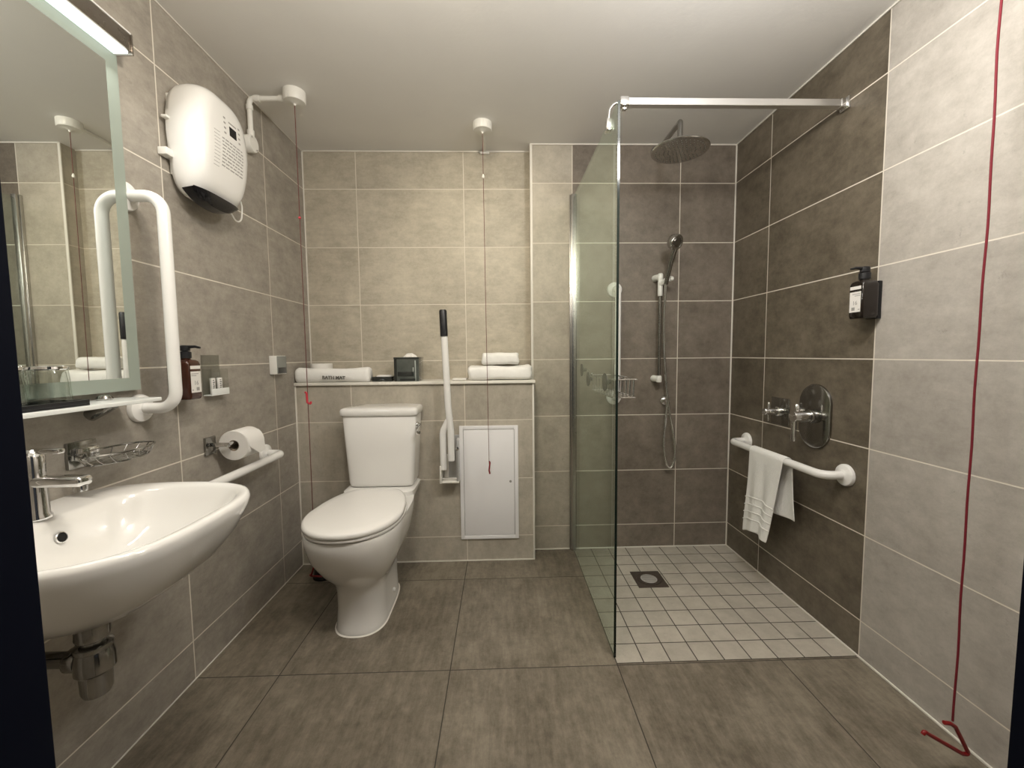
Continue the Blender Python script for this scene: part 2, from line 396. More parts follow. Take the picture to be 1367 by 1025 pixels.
# ------------------------------------------------------------------ soap dish on the wall
t = thing('soap_dish', 'chrome wire soap dish on a square wall plate above the washbasin', 'soap dish', (XL, 1.08, .85))
MB().box(XL, XL + .009, 1.044, 1.120, .853, .921, .002).obj('wall_plate', m_gun, t)
MB().box(XL + .009, XL + .03, 1.058, 1.106, .872, .906, .004).obj('arm', m_chrome, t)
w = MB()
def oval(cx, cy, z, a, b, n=36): return [(cx + a * math.cos(2 * PI * k / n), cy + b * math.sin(2 * PI * k / n), z) for k in range(n)]
ocx, ocy = XL + .075, 1.108
w.tube(oval(ocx, ocy, .893, .052, .096), .0026, 8, closed=True); w.tube(oval(ocx, ocy, .868, .040, .080), .002, 8, closed=True)
for k in range(16):
    a = 2 * PI * k / 16
    w.tube([(ocx + .052 * math.cos(a), ocy + .096 * math.sin(a), .893), (ocx + .046 * math.cos(a + .1), ocy + .088 * math.sin(a + .1), .878), (ocx + .040 * math.cos(a + .2), ocy + .080 * math.sin(a + .2), .868)], .0014, 6)
for k in range(-3, 4):
    xx = ocx + k * .0105; h = .080 * math.sqrt(max(0, 1 - ((k * .0105) / .040) ** 2)); w.tube([(xx, ocy - h, .868), (xx, ocy + h, .868)], .0013, 6)
w.obj('wire_basket', m_gun, t)

# ------------------------------------------------------------------ toilet roll and holder
RX, RY0, RZ = XL + .073, 1.575, .798
t = thing('toilet_roll_holder', 'chrome toilet roll holder with square plate on the left wall', 'toilet roll holder', (XL, 1.55, .77))
MB().box(XL + .0005, XL + .009, 1.520, 1.575, .772, .838, .002).obj('wall_plate', m_gun, t)
w = MB(); w.box(XL + .009, RX + .006, 1.541, 1.553, .800, .816, .002); w.tube([(RX, 1.545, .808), (RX, 1.700, .808)], .0075, 14); w.obj('arm', m_chrome, t)
t = thing('toilet_roll', 'white toilet roll hanging on the chrome wall holder', 'toilet roll', (RX, RY0, RZ))
n = 40; rs = []
prof = [(.021, 0), (.0555, 0), (.057, .002), (.057, .102), (.0555, .104), (.021, .104)]
ring = lambda r, y: [(RX + r * math.cos(2 * PI * j / n), RY0 + y, RZ + r * math.sin(2 * PI * j / n)) for j in range(n)]
MB().rings([ring(*p) for p in prof], closed=True).obj('paper', m_paper, t)
MB().rings([ring(.0208, .001), ring(.0208, .103), ring(.0185, .103), ring(.0185, .001)], closed=True).obj('core', pbr('cardboard', (.30, .24, .18), .9), t)
w = MB(); a0 = []
for k in range(9):
    a = .9 - k * .12; a0.append((RX + .0585 * math.cos(a), RZ + .0585 * math.sin(a)))
a0 += [(RX + .060, RZ - .022), (RX + .060, RZ - .040)]
vs = [[w.bm.verts.new((x, RY0 + .002 + (.100 if j else 0) - (0 if i < 9 or j else 0) + (.055 * (i - 8) / 2 if (i > 8 and not j) else 0), z)) for j in (0, 1)] for i, (x, z) in enumerate(a0)]
for i in range(len(vs) - 1): w.bm.faces.new((vs[i][0], vs[i][1], vs[i + 1][1], vs[i + 1][0]))
w.obj('loose_sheet', m_paper, t)

# ------------------------------------------------------------------ pump bottles
def pump_bottle(name, label, wx, sx, y0, z0, mat, text):
    """square pump bottle in a holder; wx wall x, sx +1 when the room lies towards +x"""
    X = lambda d: wx + sx * d
    t = thing(name, label, 'pump bottle', (wx, y0 + .034, z0), 'square pump bottles on the walls')
    def sq(z, h, cx=.046, e=7): return [(X(cx) + a, y0 + .034 + b, z0 + z) for a, b in sring(h, h, 40, e)]
    MB().rings([sq(0, .027), sq(.003, .0285), (sq(.010, .030)), sq(.116, .030), sq(.125, .027), sq(.130, .022, e=4), sq(.132, .014, e=2), sq(.138, .014, e=2)]).obj('bottle', mat, t)
    MB().box(min(X(.0), X(.015)), max(X(.0), X(.015)), y0 + .012, y0 + .058, z0 - .002, z0 + .128, .003).obj('wall_bracket', m_blackg, t)
    w = MB(); w.lathe([(.0175, 0), (.0175, .020), (.0145, .022), (.008, .023), (.008, .030)], (X(.046), y0 + .034, z0 + .136), (0, 0, 1), 28)
    w.obj('collar', m_black, t)
    w = MB(); w.lathe([(.0145, 0), (.0150, .003), (.0145, .016), (.010, .019)], (X(.046), y0 + .034, z0 + .160), (0, 0, 1), 28)
    w.tube([(X(.055), y0 + .034, z0 + .173), (X(.080), y0 + .034, z0 + .174), (X(.096), y0 + .034, z0 + .170)], lambda k: .0055 - .002 * k, 12)
    w.obj('pump_head', m_black, t)
    xf = X(.0758); xg = X(.0766)
    bx = lambda ya, yb, za, zb: (min(xf, xg), max(xf, xg), y0 + ya, y0 + yb, z0 + za, z0 + zb)
    MB().box(*bx(.012, .056, .100, .111)).obj('label_strip', m_label, t, smooth=False); lb = MB().box(*bx(.012, .056, .022, .092)).obj('paper_label', m_label, t, smooth=False)
    xf, xg = xg, X(.0769)
    w = MB()
    for ya, yb, z in ((.014, .046, .083), (.014, .036, .077)): MB().box(*bx(ya, yb, z, z + .0022)).obj('print_line', m_greyink, lb, smooth=False)
    MB().box(*bx(.034, .047, .028, .039)).obj('print_block', m_greyink, lb, smooth=False)
    MB().box(*bx(.014, .021, .029, .032)).obj('print_mark', m_greyink, lb, smooth=False)
    if text:
        txt = make_text(text, .020, m_greyink, .0002)
        # local +x of the text runs along the label face as seen from the room
        R = Matrix(((0, 0, sx, 0), (sx, 0, 0, 0), (0, 1, 0, 0), (0, 0, 0, 1)))
        txt.data.transform(Matrix.Translation((X(.0770), y0 + .034, z0 + .053)) @ R)
        off = t.location
        txt.data.transform(Matrix.Translation(-off)); txt.parent = lb; txt.name = 'label_number'
    return t
m_lettering = pbr('lettering_ink', (.13, .12, .105), .8)
def make_text(s_, size, mat, ext, offset=0.):
    cu = bpy.data.curves.new('txt', 'FONT'); cu.body = s_; cu.size = size; cu.align_x = 'CENTER'; cu.align_y = 'CENTER'; cu.extrude = ext; cu.offset = offset; cu.resolution_u = 3
    o = bpy.data.objects.new('txt', cu); COL.objects.link(o)
    dg = bpy.context.evaluated_depsgraph_get(); me = bpy.data.meshes.new_from_object(o.evaluated_get(dg))
    COL.objects.unlink(o); bpy.data.objects.remove(o)
    me.materials.clear(); me.materials.append(mat)
    r = bpy.data.objects.new('lettering', me); COL.objects.link(r); return r
pump_bottle('pump_bottle', 'brown pump bottle with white label on the left wall behind the vertical grab rail', XL, 1, 1.366, .995, m_amber, '16')
pump_bottle('pump_bottle', 'near-black pump bottle with white label on the dark right shower wall', XR, -1, 1.389, 1.245, m_dkamber, '16')

# clear holder with two sachets
t = thing('sachet_holder', 'clear acrylic holder on the left wall right of the brown bottle', 'holder', (XL, 1.58, .99))
MB().box(XL, XL + .004, 1.532, 1.628, .992, 1.142, .001).obj('back_plate', m_clear, t)
for y in (1.532, 1.625): MB().box(XL + .004, XL + .034, y, y + .003, .996, 1.09, .0006).obj('side_plate', m_clear, t)
w = MB(); w.box(XL + .004, XL + .036, 1.532, 1.628, .992, .996, .0008); w.box(XL + .033, XL + .036, 1.532, 1.628, .996, 1.017, .0008); w.obj('front_lip', m_shelfg, t)
for y in (1.552, 1.590):
    t = tag(MB().box(XL + .014, XL + .022, y, y + .022, .9965, 1.056, .002).obj('sachet', m_label, loc=(XL + .018, y + .011, .9965)), 'slim white printed packet in the clear holder, ' + ('nearer the brown bottle' if y < 1.57 else 'farther from the brown bottle'), 'packet', 'packets in the clear holder')
    w = MB()
    for k in range(5): w.box(XL + .022, XL + .0224, y + .006, y + .006 + (.011 if k % 2 else .008), 1.018 + k * .007, 1.021 + k * .007)
    w.obj('print', m_ink, t, smooth=False)

# small grey-white box
t = thing('wall_sensor', 'small white box with grey front on the left wall near the back corner', 'wall box', (XL, 2.01, 1.05))
MB().box(XL + .0005, -1.056, 1.977, 2.064, 1.050, 1.138, .002).obj('case', m_plast, t)
MB().box(-1.056, -1.053, 1.980, 2.062, 1.053, 1.136, .001).obj('front_panel', pbr('grey_film', (.27, .28, .26), .25), t)
MB().box(-1.053, -1.052, 1.984, 2.058, 1.056, 1.082, .0004).obj('window', pbr('dark_film', (.06, .06, .055), .3), t)

# ------------------------------------------------------------------ fan heater on the left wall
t = thing('wall_heater', 'white curved fan heater with a small display high on the left wall', 'fan heater', (XL, 1.58, 1.66))
HY, HZ = 1.558, 1.872
def hring(d, k, dz=0., sc=1., low=1.):
    out = []; n = 72
    for j in range(n):
        a = 2 * PI * j / n; c, s_ = math.cos(a), math.sin(a)
        e = 3.6 if s_ > 0 else 5.0
        y = .140 * sc * k * math.copysign(abs(c) ** (2 / e), c)
        zz = math.copysign(abs(s_) ** (2 / (2.5 if s_ > 0 else 4.5)), s_)
        z = (.186 if s_ > 0 else .198 * low) * k * zz
        y *= (1.0 - .10 * max(0, -zz) + .0 * zz)
        out.append((XL + .012 + (d - .012) * (1 - .24 * max(0, -zz * k) ** 1.5), HY + y, HZ + z + dz))
    return out
MB().rings([hring(.012, .94), hring(.03, .985), hring(.06, 1.0), hring(.085, .985), hring(.105, .945, low=.97), hring(.118, .885, low=.95), hring(.127, .80, .0), hring(.131, .66), hring(.133, .4), hring(.134, .1)]).obj('housing', m_white, t, ang=70)
housing = t.children[0]
w = MB(); w.box(XL + .0, XL + .014, HY - .11, HY + .11, HZ - .13, HZ + .13, .003)
for z in (-.075,): w.box(XL + .0005, XL + .03, HY - .158, HY - .11, HZ + z - .012, HZ + z + .012, .003)
w.box(XL + .012, XL + .03, HY - .150, HY - .12, HZ + .032, HZ + .040, .002)
w.obj('mounting_bracket', m_plast, t)
# dark outlet in the lower front edge: straight top, curved lower lip
w = MB(); gr = []
for j in range(33):
    u = -1 + 2 * j / 32
    y = HY - .022 + .116 * u; zz = (1 - abs(u) ** 2.4); b_ = .016 * abs(u) ** 4
    gr.append(((XL + .100 - b_, y, HZ - .172), (XL + .110 - b_, y, HZ - .176), (XL + .107 - b_, y, HZ - .178 - .022 * zz), (XL + .094 - b_, y, HZ - .180 - .036 * zz), (XL + .055, y, HZ - .184 - .034 * zz)))
vs = [[w.bm.verts.new(p) for p in g] for g in gr]
for i in range(32):
    for k in range(4): w.bm.faces.new((vs[i][k], vs[i + 1][k], vs[i + 1][k + 1], vs[i][k + 1]))
w.obj('outlet_grille', m_blackg, t)
fx = XL + .1325
from mathutils.bvhtree import BVHTree
HB = BVHTree.FromPolygons([v.co + Vector(t.location) for v in housing.data.vertices], [p.vertices[:] for p in housing.data.polygons])
def drape(w, lift):
    for v in w.bm.verts:          # lay the print on the curved front
        h = HB.ray_cast(Vector((XL + .4, v.co.y, v.co.z)), Vector((-1, 0, 0)))[0]
        if h: v.co.x = h.x + (lift if v.co.x > fx else -.0006)
    return w
w = MB(); w.box(fx - .001, fx + .0015, HY + .002, HY + .040, HZ + .050, HZ + .082); drape(w, .001).obj('display', m_blackg, t)
pr = MB()
pr.box(fx - .001, fx + .0008, HY + .000, HY + .042, HZ + .092, HZ + .097)
for k in range(4):
    for yy in (HY - .022, HY + .058): pr.box(fx - .001, fx + .0008, yy - .005, yy + .005, HZ + .045 + k * .017, HZ + .051 + k * .017)
for k in range(11): pr.box(fx - .001, fx + .0008, HY - .078, HY - .052, HZ + .034 - k * .0115, HZ + .0353 - k * .0115)
random.seed(3)
for k in range(9):
    y = HY - .040
    while y < HY + .07:
        l = random.uniform(.008, .024); pr.box(fx - .001, fx + .0006, y, min(y + l, HY + .076), HZ + .022 - k * .0115, HZ + .026 - k * .0115); y += l + .005
drape(pr, .0006).obj('printed_text', m_greyink, t, smooth=False)
MB().tube([(XL + .05, HY + .120, HZ - .04), (XL + .05, HY + .165, HZ - .07), (XL + .045, HY + .20, HZ - .13), (XL + .04, HY + .20, HZ - .185), (XL + .04, HY + .165, HZ - .200), (XL + .05, HY + .105, HZ - .17)], .003, 10, .04).obj('power_cord', m_plast, t)

# ------------------------------------------------------------------ pull switches
def cord(pts, r, name, mat, par): return MB().tube(pts, r, 8).obj(name, mat, par)
t = thing('pull_switch', 'white ceiling pull switch with conduit to the wall and red cord beside the toilet', 'pull switch', (-.876, 1.888, ZC), 'ceiling pull switches')
MB().lathe([(.046, 0), (.046, .040), (.043, .046), (.02, .047), (.006, .052), (.004, .058)], (-.876, 1.888, ZC - .0005), (0, 0, -1), 32).obj('housing', m_plast, t)
w = MB(); w.tube([(-.92, 1.888, 2.243), (XL + .022, 1.888, 2.243), (XL + .022, 1.888, 2.09)], .0105, 14, .022)
w.lathe([(.0135, 0), (.0135, .02)], (XL + .046, 1.888, 2.243), (1, 0, 0), 18); w.lathe([(.0135, 0), (.0135, .02)], (XL + .022, 1.888, 2.195), (0, 0, 1), 18)
w.lathe([(.0135, 0), (.0135, .02)], (-.94, 1.888, 2.243), (1, 0, 0), 18)
w.obj('conduit', m_plast, t)
w = MB(); w.lathe([(.036, 0), (.036, .030), (.033, .034), (.0001, .035)], (XL + .0005, 1.888, 2.055), (1, 0, 0), 30); w.lathe([(.0145, 0), (.0145, .03)], (XL + .022, 1.888, 2.08), (0, 0, 1), 18)
jb = w.obj('junction_box', m_plast, t)
for dy, dz in ((-.016, .022), (.018, -.02)): MB().lathe([(.004, 0), (.003, .0012), (.0001, .0014)], (XL + .0352, 1.888 + dy, 2.055 + dz), (1, 0, 0), 10).obj('screw', m_shade, jb)
cord([(-.876, 1.888, 2.22), (-.8763, 1.888, 1.0), (-.878, 1.889, .17)], .0019, 'cord', m_dimcord, t)
def bangle(A, B, Cc, r, name, mat, par, h1, h2): return MB().tube([h1, A, B, Cc, h2], r, 10, .006).obj(name, mat, par)
MB().tube([(-.887, 1.887, .972), (-.880, 1.885, .968), (-.878, 1.884, .925), (-.862, 1.884, .917), (-.862, 1.884, .930)], .0045, 10, .005).obj('pull_handle', m_pink, t)
MB().lathe([(.001, 0), (.006, .004), (.006, .010), (.001, .014)], (-.876, 1.888, 1.735), (0, 0, 1), 12).obj('connector', m_pink, t)
MB().tube([(-.902, 1.895, .106), (-.878, 1.889, .172), (-.835, 1.878, .110), (-.908, 1.905, .100), (-.912, 1.905, .108)], .004, 10, .01).obj('floor_bangle', m_red, t)
t = thing('pull_switch', 'round white ceiling pull switch above the drop-down rail near the middle', 'pull switch', (-.076, 2.124, ZC), 'ceiling pull switches')
MB().lathe([(.0475, 0), (.0475, .031), (.044, .037), (.018, .038), (.006, .043), (.004, .050)], (-.076, 2.124, ZC - .0005), (0, 0, -1), 36).obj('housing', m_plast, t)
w = MB(); w.box(-.085, -.067, 2.168, YR - .001, ZC - .012, ZC - .0005, .002); w.box(-.102, -.05, YR - .02, YR - .0005, ZC - .020, ZC - .008, .002); w.obj('trunking', m_plast, t)
cord([(-.076, 2.124, 2.23), (-.0715, 2.124, 1.3), (-.0665, 2.124, .56)], .0015, 'cord', m_dimcord, t)
MB().lathe([(.002, 0), (.006, .003), (.0065, .010), (.003, .020), (.001, .022)], (-.0755, 2.124, 2.008), (0, 0, 1), 14).obj('bead', m_plast, t)
MB().tube([(-.0665, 2.124, .578), (-.062, 2.122, .572), (-.067, 2.121, .53), (-.063, 2.121, .512)], .0042, 10, .005).obj('pull_handle', m_red, t)
t = thing('alarm_cord', 'long red emergency pull cord with open triangle handle in front of the right wall', 'pull cord', (1.191, 1.0, ZC))
MB().lathe([(.043, 0), (.043, .030), (.04, .036), (.006, .038)], (1.191, 1.0, ZC - .0005), (0, 0, -1), 28).obj('ceiling_mount', m_plast, t)
cc = [(1.191 + .0016 * math.sin(z * 9) + .001 * math.sin(z * 23), 1.0 + .0015 * math.cos(z * 7), z) for z in [2.235 - k * .05 for k in range(42)] + [.146]]
cord(cc, .0026, 'cord', m_redcord, t)
MB().tube([(1.168, 1.0, .143), (1.185, 1.0, .140), (1.200, 1.0, .130), (1.243, 1.0, .050), (1.225, 1.0, .052), (1.124, 1.0, .114), (1.116, 1.0, .120), (1.112, 1.0, .112)], .0052, 12, .006).obj('triangle_handle', m_red, t)

# ------------------------------------------------------------------ toilet
TX = -.605
t = thing('toilet', 'white close-coupled toilet with closed lid against the tiled boxing', 'toilet', (TX, 1.85, 0))
def pring(z, w_, yf, yb, yc=None, e=2.35, eb=4.5, n=64):
    yc = yc if yc is not None else yf + w_ * 1.15
    out = []
    for j in range(n):
        a = 2 * PI * j / n; c, s_ = math.cos(a), math.sin(a)
        ee = e if s_ < 0 else eb
        x = w_ * math.copysign(abs(c) ** (2 / ee), c)
        y = (yc - yf) * -abs(s_) ** (2 / ee) if s_ < 0 else (yb - yc) * abs(s_) ** (2 / ee)
        out.append((TX + x, yc + y, z))
    return out
w = MB()
w.rings([pring(0, .103, 1.610, 2.02), pring(.006, .104, 1.608, 2.02), pring(.02, .101, 1.614, 2.02), pring(.10, .098, 1.622, 2.02), pring(.165, .099, 1.618, 2.03), pring(.205, .107, 1.604, 2.04),
         pring(.226, .121, 1.585, 2.05), pring(.256, .140, 1.556, 2.06), pring(.295, .158, 1.525, 2.07), pring(.34, .174, 1.493, 2.08), pring(.40, .184, 1.472, 2.09), pring(.44, .188, 1.463, 2.09), pring(.452, .186, 1.466, 2.09), pring(.452, .12, 1.53, 2.03)])
def qring(z, hw, y0, y1, e=6, n=48): return [(TX + a, (y0 + y1) / 2 + b, z) for a, b in sring(hw, (y1 - y0) / 2, n, e)]
w.rings([qring(.20, .085, 1.96, 2.16), qring(.30, .105, 1.97, 2.19), qring(.36, .128, 1.97, 2.203), qring(.42, .158, 1.965, 2.2065), qring(.460, .172, 1.96, 2.2065), qring(.474, .172, 1.96, 2.2065), qring(.4765, .165, 1.965, 2.2)])
w.obj('pan', m_porc, t, ang=60)
MB().rings([pring(.4545, .186, 1.462, 1.94, 1.69, 2.15, 2.5), pring(.458, .190, 1.456, 1.955, 1.69, 2.15, 2.5), pring(.466, .191, 1.454, 1.96, 1.69, 2.15, 2.5), pring(.470, .188, 1.458, 1.955, 1.69, 2.15, 2.5)]).obj('seat', m_seat, t, ang=60)
def lring(z, k): return [(TX + (x - TX) * k * (1 - .26 * max(0, (y - 1.70) / .28) ** 1.3), 1.70 + (y - 1.70) * k, z) for x, y, _ in pring(z, .193, 1.450, 1.985, 1.685, 2.15, 4.0)]
MB().rings([lring(.4725, .985), lring(.476, 1.0), lring(.486, 1.0), lring(.4925, .985), lring(.4955, .95), lring(.4975, .80), lring(.4985, .4), lring(.499, .1)]).obj('lid', m_seat, t, ang=60)
MB().box(TX + .118, TX + .150, 1.60, 1.612, .444, .4535, .002, mat=Matrix.Translation((0, 0, 0))).obj('seat_buffer', m_shade, t)
cis = MB(); cy1 = YB - .003
def cring(z, hw, yf, e=9): return [(TX + a, (yf + cy1) / 2 + b, z) for a, b in sring(hw, (cy1 - yf) / 2, 64, e)]
cis.rings([cring(.478, .148, 2.045), cring(.484, .158, 2.037), cring(.50, .161, 2.034), cring(.66, .172, 2.030), cring(.835, .182, 2.026), cring(.838, .180, 2.028)])
cb = cis.obj('cistern', m_porc, t, ang=50)
lidc = MB()
lidc.rings([cring(.8385, .187, 2.020), cring(.842, .191, 2.016), cring(.862, .192, 2.014), cring(.872, .188, 2.02), cring(.877, .176, 2.04), cring(.879, .10, 2.09)])
cl = lidc.obj('cistern_lid', m_porc, t, ang=50)
w = MB(); w.box(TX - .012, TX - .004, 2.118, 2.128, .8789, .8797); w.box(TX + .002, TX + .010, 2.118, 2.128, .8789, .8797); w.box(TX - .013, TX + .011, 2.103, 2.106, .8787, .8793)
w.obj('lid_mark', m_shade, cl, smooth=False)
w = MB(); lx = TX + .184
w.lathe([(.016, 0), (.017, .004), (.015, .009), (.009, .012), (.009, .022)], (lx - .004, 2.062, .785), (1, -.15, 0), 24)
w.tube([(lx + .012, 2.062, .785), (lx + .017, 2.045, .783), (lx + .018, 2.018, .770), (lx + .016, 1.998, .762)], lambda k: .0065 + .003 * k, 12, .01)
w.lathe([(.006, -.006), (.011, 0), (.006, .006)], (lx + .016, 1.996, .760), (0, 1, 0), 14)
w.obj('flush_lever', m_chrome, t)
MB().lathe([(.011, 0), (.010, .006), (.006, .010), (.0001, .011)], (TX + .0985, 1.845, .058), (1, 0, .1), 20).obj('bolt_cap', m_white, t)
MB().tube([(TX, 2.02, .10), (TX, 2.205, .10)], .05, 24).obj('soil_pipe', m_plast, t)
w = pring(0, .109, 1.603, 2.024); w2 = pring(.0035, .105, 1.608, 2.02)
MB().rings([w, w2]).obj('sealant', m_trim, t)
# toilet brush pot behind the toilet
t = thing('toilet_brush_pot', 'dark toilet brush pot on the floor behind the toilet', 'toilet brush', (-.925, 2.085, 0))
MB().lathe([(.053, 0.0005), (.054, .006), (.050, .014), (.046, .03), (.045, .24), (.043, .245), (.02, .25), (.012, .255)], (-.925, 2.085, 0), (0, 0, 1), 36).obj('pot', m_blackg, t)
MB().lathe([(.008, 0), (.008, .08), (.004, .085)], (-.925, 2.085, .252), (0, 0, 1), 14).obj('handle', m_chrome, t)

# ------------------------------------------------------------------ drop-down rail
t = thing('support_rail', 'white drop-down support rail folded upright with black grip right of the toilet', 'support rail', (-.27, YB, .46))
w = MB(); w.box(-.288, -.222, YB - .008, YB - .0005, .462, .705, .003); w.box(-.238, -.226, YB - .075, YB - .006, .468, .690, .004); w.obj('wall_plate', m_bracket, t)
w = MB(); w.box(-.326, -.316, YB - .085, YB - .006, .462, .555, .003); w.box(-.316, -.226, YB - .080, YB - .006, .462, .470, .002); w.box(-.312, -.288, YB - .012, YB - .0005, .468, .60, .002); w.obj('hinge_bracket', m_trim, t)
MB().tube([(-.322, YB - .045, .478), (-.226, YB - .045, .478)], .007, 12).obj('hinge_pin', m_chrome, t); MB().lathe([(.010, 0), (.010, .006), (.004, .008)], (-.233, YB - .072, .645), (0, -1, 0), 14).obj('bolt', m_chrome, t)
w = MB(); w.tube([(-.262, 2.125, .585), (-.262, 2.122, .74), (-.272, 2.115, .86), (-.2865, 2.10, 1.34)], .0172, 20, .1)
w.obj('upper_arm', m_white, t)
w = MB(); w.tube([(-.306, 2.14, .535), (-.306, 2.135, .735), (-.264, 2.122, .815)], .0172, 20, .075); w.obj('lower_arm', m_white, t)
MB().tube([(-.2835, 2.102, 1.228), (-.2835 - .0028, 2.0992, 1.352), (-.2835 - .003, 2.099, 1.360)], lambda k: .0192 if k < .9 else .016, 22).obj('grip', m_black, t)

# ------------------------------------------------------------------ access panel
t = thing('access_panel', 'white metal access panel in the tiled boxing beside the drop-down rail', 'access panel', (-.07, YB, .126))
px0, px1, pz0, pz1, fy = -.227, .089, .126, .752, YB - .010
w = MB(); fw = .020
w.box(px0, px0 + fw, fy, YB - .0005, pz0, pz1, .0015); w.box(px1 - fw, px1, fy, YB - .0005, pz0, pz1, .0015); w.box(px0 + fw, px1 - fw, fy, YB - .0005, pz0, pz0 + fw, .0015); w.box(px0 + fw, px1 - fw, fy, YB - .0005, pz1 - fw, pz1, .0015)
w.obj('frame', m_panel, t)
d = MB().box(px0 + fw + .0022, px1 - fw - .0022, fy + .002, YB - .001, pz0 + fw + .0022, pz1 - fw - .0022, .001).obj('door', m_panel, t)
MB().lathe([(.0065, 0), (.0065, .002), (.0001, .0022)], (.046, fy + .002, .445), (0, -1, 0), 16).obj('lock', m_shade, d)
w = MB(); w.box(px0 + fw, px1 - fw, YB - .003, YB - .0004, pz0 + fw, pz1 - fw); w.obj('gap', m_shade, t, smooth=False)

# ------------------------------------------------------------------ things on the ledge
def soft(name, mat, x0, x1, y0, y1, z0, z1, seed=0, amp=.006, e=3.2, nx=40, na=36, flare=.0, droop=0., loc=None, parent=None, waist=0., folds=0):
    """rolled or folded cloth: superellipse section swept along x with soft wrinkles"""
    rs = []; cy_, cz_ = (y0 + y1) / 2, (z0 + z1) / 2
    for i in range(nx + 1):
        u = i / nx; x = x0 + (x1 - x0) * u
        edge = min(u, 1 - u) / .06
        k = 1.0 if edge >= 1 else (.80 + .20 * math.sqrt(max(0, 1 - (1 - edge) ** 2)))
        k *= 1 + flare * (abs(2 * u - 1) ** 4)
        r = []
        for a, (b, c) in enumerate(sring((y1 - y0) / 2, (z1 - z0) / 2, na, e)):
            nz = noise.noise(Vector((x * 9 + seed * 7, b * 22, c * 22))) * amp + noise.noise(Vector((x * 30 + seed, b * 50, c * 50))) * amp * .35
            sag = -waist * (1 - (2 * u - 1) ** 2) * (1 if c > 0 else 0)
            bb, c2 = b * k, c * k
            L = math.hypot(bb, c2) or 1
            z = cz_ + c2 + nz * c2 / L + sag
            z = max(z, z0 + .0005)
            if folds: bb *= 1 + .035 * math.sin(c2 * folds)
            r.append((x + noise.noise(Vector((b * 30, c * 30, seed + u * 3))) * amp * (1 if edge < 1 else .0), cy_ + bb + nz * bb / L, z))
        rs.append(r)
    return MB().rings(rs).obj(name, mat, parent, ang=70, loc=loc)
t = thing('bath_mat', 'rolled white bath mat lettered BATH MAT at the left end of the ledge', 'bath mat', (-.89, 2.235, SHELF))
soft('roll', m_towel, -1.084, -.698, 2.198, 2.272, SHELF + .0005, 1.072, 2, .0035, 2.6, flare=.13, parent=t, waist=.004)
tx_ = make_text('BATH MAT', .0245, m_lettering, .0012, .0007)
tx_.data.transform(Matrix.Translation((-.878, 2.1905, 1.020)) @ Matrix.Rotation(math.radians(1.5), 4, 'Y') @ Matrix.Rotation(PI / 2, 4, 'X'))
tx_.data.transform(Matrix.Translation(-Vector(t.location))); tx_.parent = t
t = thing('spare_toilet_roll', 'spare white toilet roll standing behind the rolled bath mat', 'toilet roll', (-1.0, 2.338, SHELF))
pr_ = [(.018, 0), (.055, 0), (.0575, .003), (.0575, .095), (.055, .098), (.018, .098)]
MB().rings([[(-1.0 + r * math.cos(2 * PI * j / 36), 2.335 + r * math.sin(2 * PI * j / 36), SHELF + .0005 + h) for j in range(36)] for r, h in pr_], closed=True).obj('paper', m_paper, t)
# low dark dish with white soap
t = thing('glass_dish', 'low dark square glass dish beside the tissue box on the ledge', 'dish', (-.635, 2.27, SHELF))
w = MB(); w.box(-.687, -.583, 2.215, 2.32, SHELF + .0005, SHELF + .012, .002)
for a in ((-.687, -.679, 2.215, 2.32), (-.591, -.583, 2.215, 2.32), (-.679, -.591, 2.215, 2.222), (-.679, -.591, 2.313, 2.32)): w.box(*a, SHELF + .012, SHELF + .027, .001)
w.obj('tray', m_smoke2, t)
o = MB().rings([[(-.632 + a, 2.268 + b, SHELF + z) for a, b in sring(k * .040, k * .040, 32, 4)] for k, z in ((.9, .0125), (1, .016), (1, .028), (.92, .033), (.6, .034))]).obj('soap_bar', m_paper, loc=(-.632, 2.268, SHELF + .0125))
tag(o, 'white wrapped soap lying in the low dark glass dish', 'soap')
t = thing('tissue_box', 'smoked glass cube tissue box on the ledge above the cistern', 'tissue box', (-.5, 2.27, SHELF))
w = MB(); w.box(-.565, -.435, 2.205, 2.335, SHELF + .0005, SHELF + .128, .003); w.obj('box', m_smoke, t)
w = MB(); w.box(-.567, -.433, 2.203, 2.337, SHELF + .119, SHELF + .1295, .002); w.box(-.5652, -.551, 2.2035, 2.2055, SHELF + .002, SHELF + .119); w.obj('rim', m_smoke2, t)
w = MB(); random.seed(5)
w.box(-.548, -.462, 2.2040, 2.2052, SHELF + .028, SHELF + .052, .0004); w.box(-.535, -.452, 2.2040, 2.2052, SHELF + .005, SHELF + .016, .0004); w.obj('inner_dark_shape', m_smoke2, t)  # dark strips on the front face for the darker shape inside
w = MB(); w.box(-.456, -.450, 2.2040, 2.2052, SHELF + .004, SHELF + .112, .0004); w.box(-.467, -.462, 2.2040, 2.2052, SHELF + .03, SHELF + .075, .0004); w.obj('glint', pbr('painted_glint', (.42, .45, .42), .1), t)  # pale strips painted on the front in place of reflections in the glass
rs = []
for i in range(9):
    u = i / 8; k = .030 * (1 - .6 * u)
    rs.append([(-.492 + k * math.cos(2 * PI * j / 20) * 1.2 + .004 * math.sin(j * 2.1 + u * 3), 2.27 + k * .6 * math.sin(2 * PI * j / 20) + .003 * math.cos(j * 1.7), SHELF + .13 + .018 * u + .003 * math.sin(j * 1.3) * u) for j in range(20)])
MB().rings(rs).obj('tissue', m_paper, t)
o = soft('folded_towel', m_towel, -.176, .168, 2.205, 2.392, SHELF + .0005, 1.072, 4, .008, 3.8, loc=(0, 2.3, SHELF), flare=.03)
tag(o, 'large folded white towel at the right end of the ledge', 'towel', 'folded towels on the ledge')
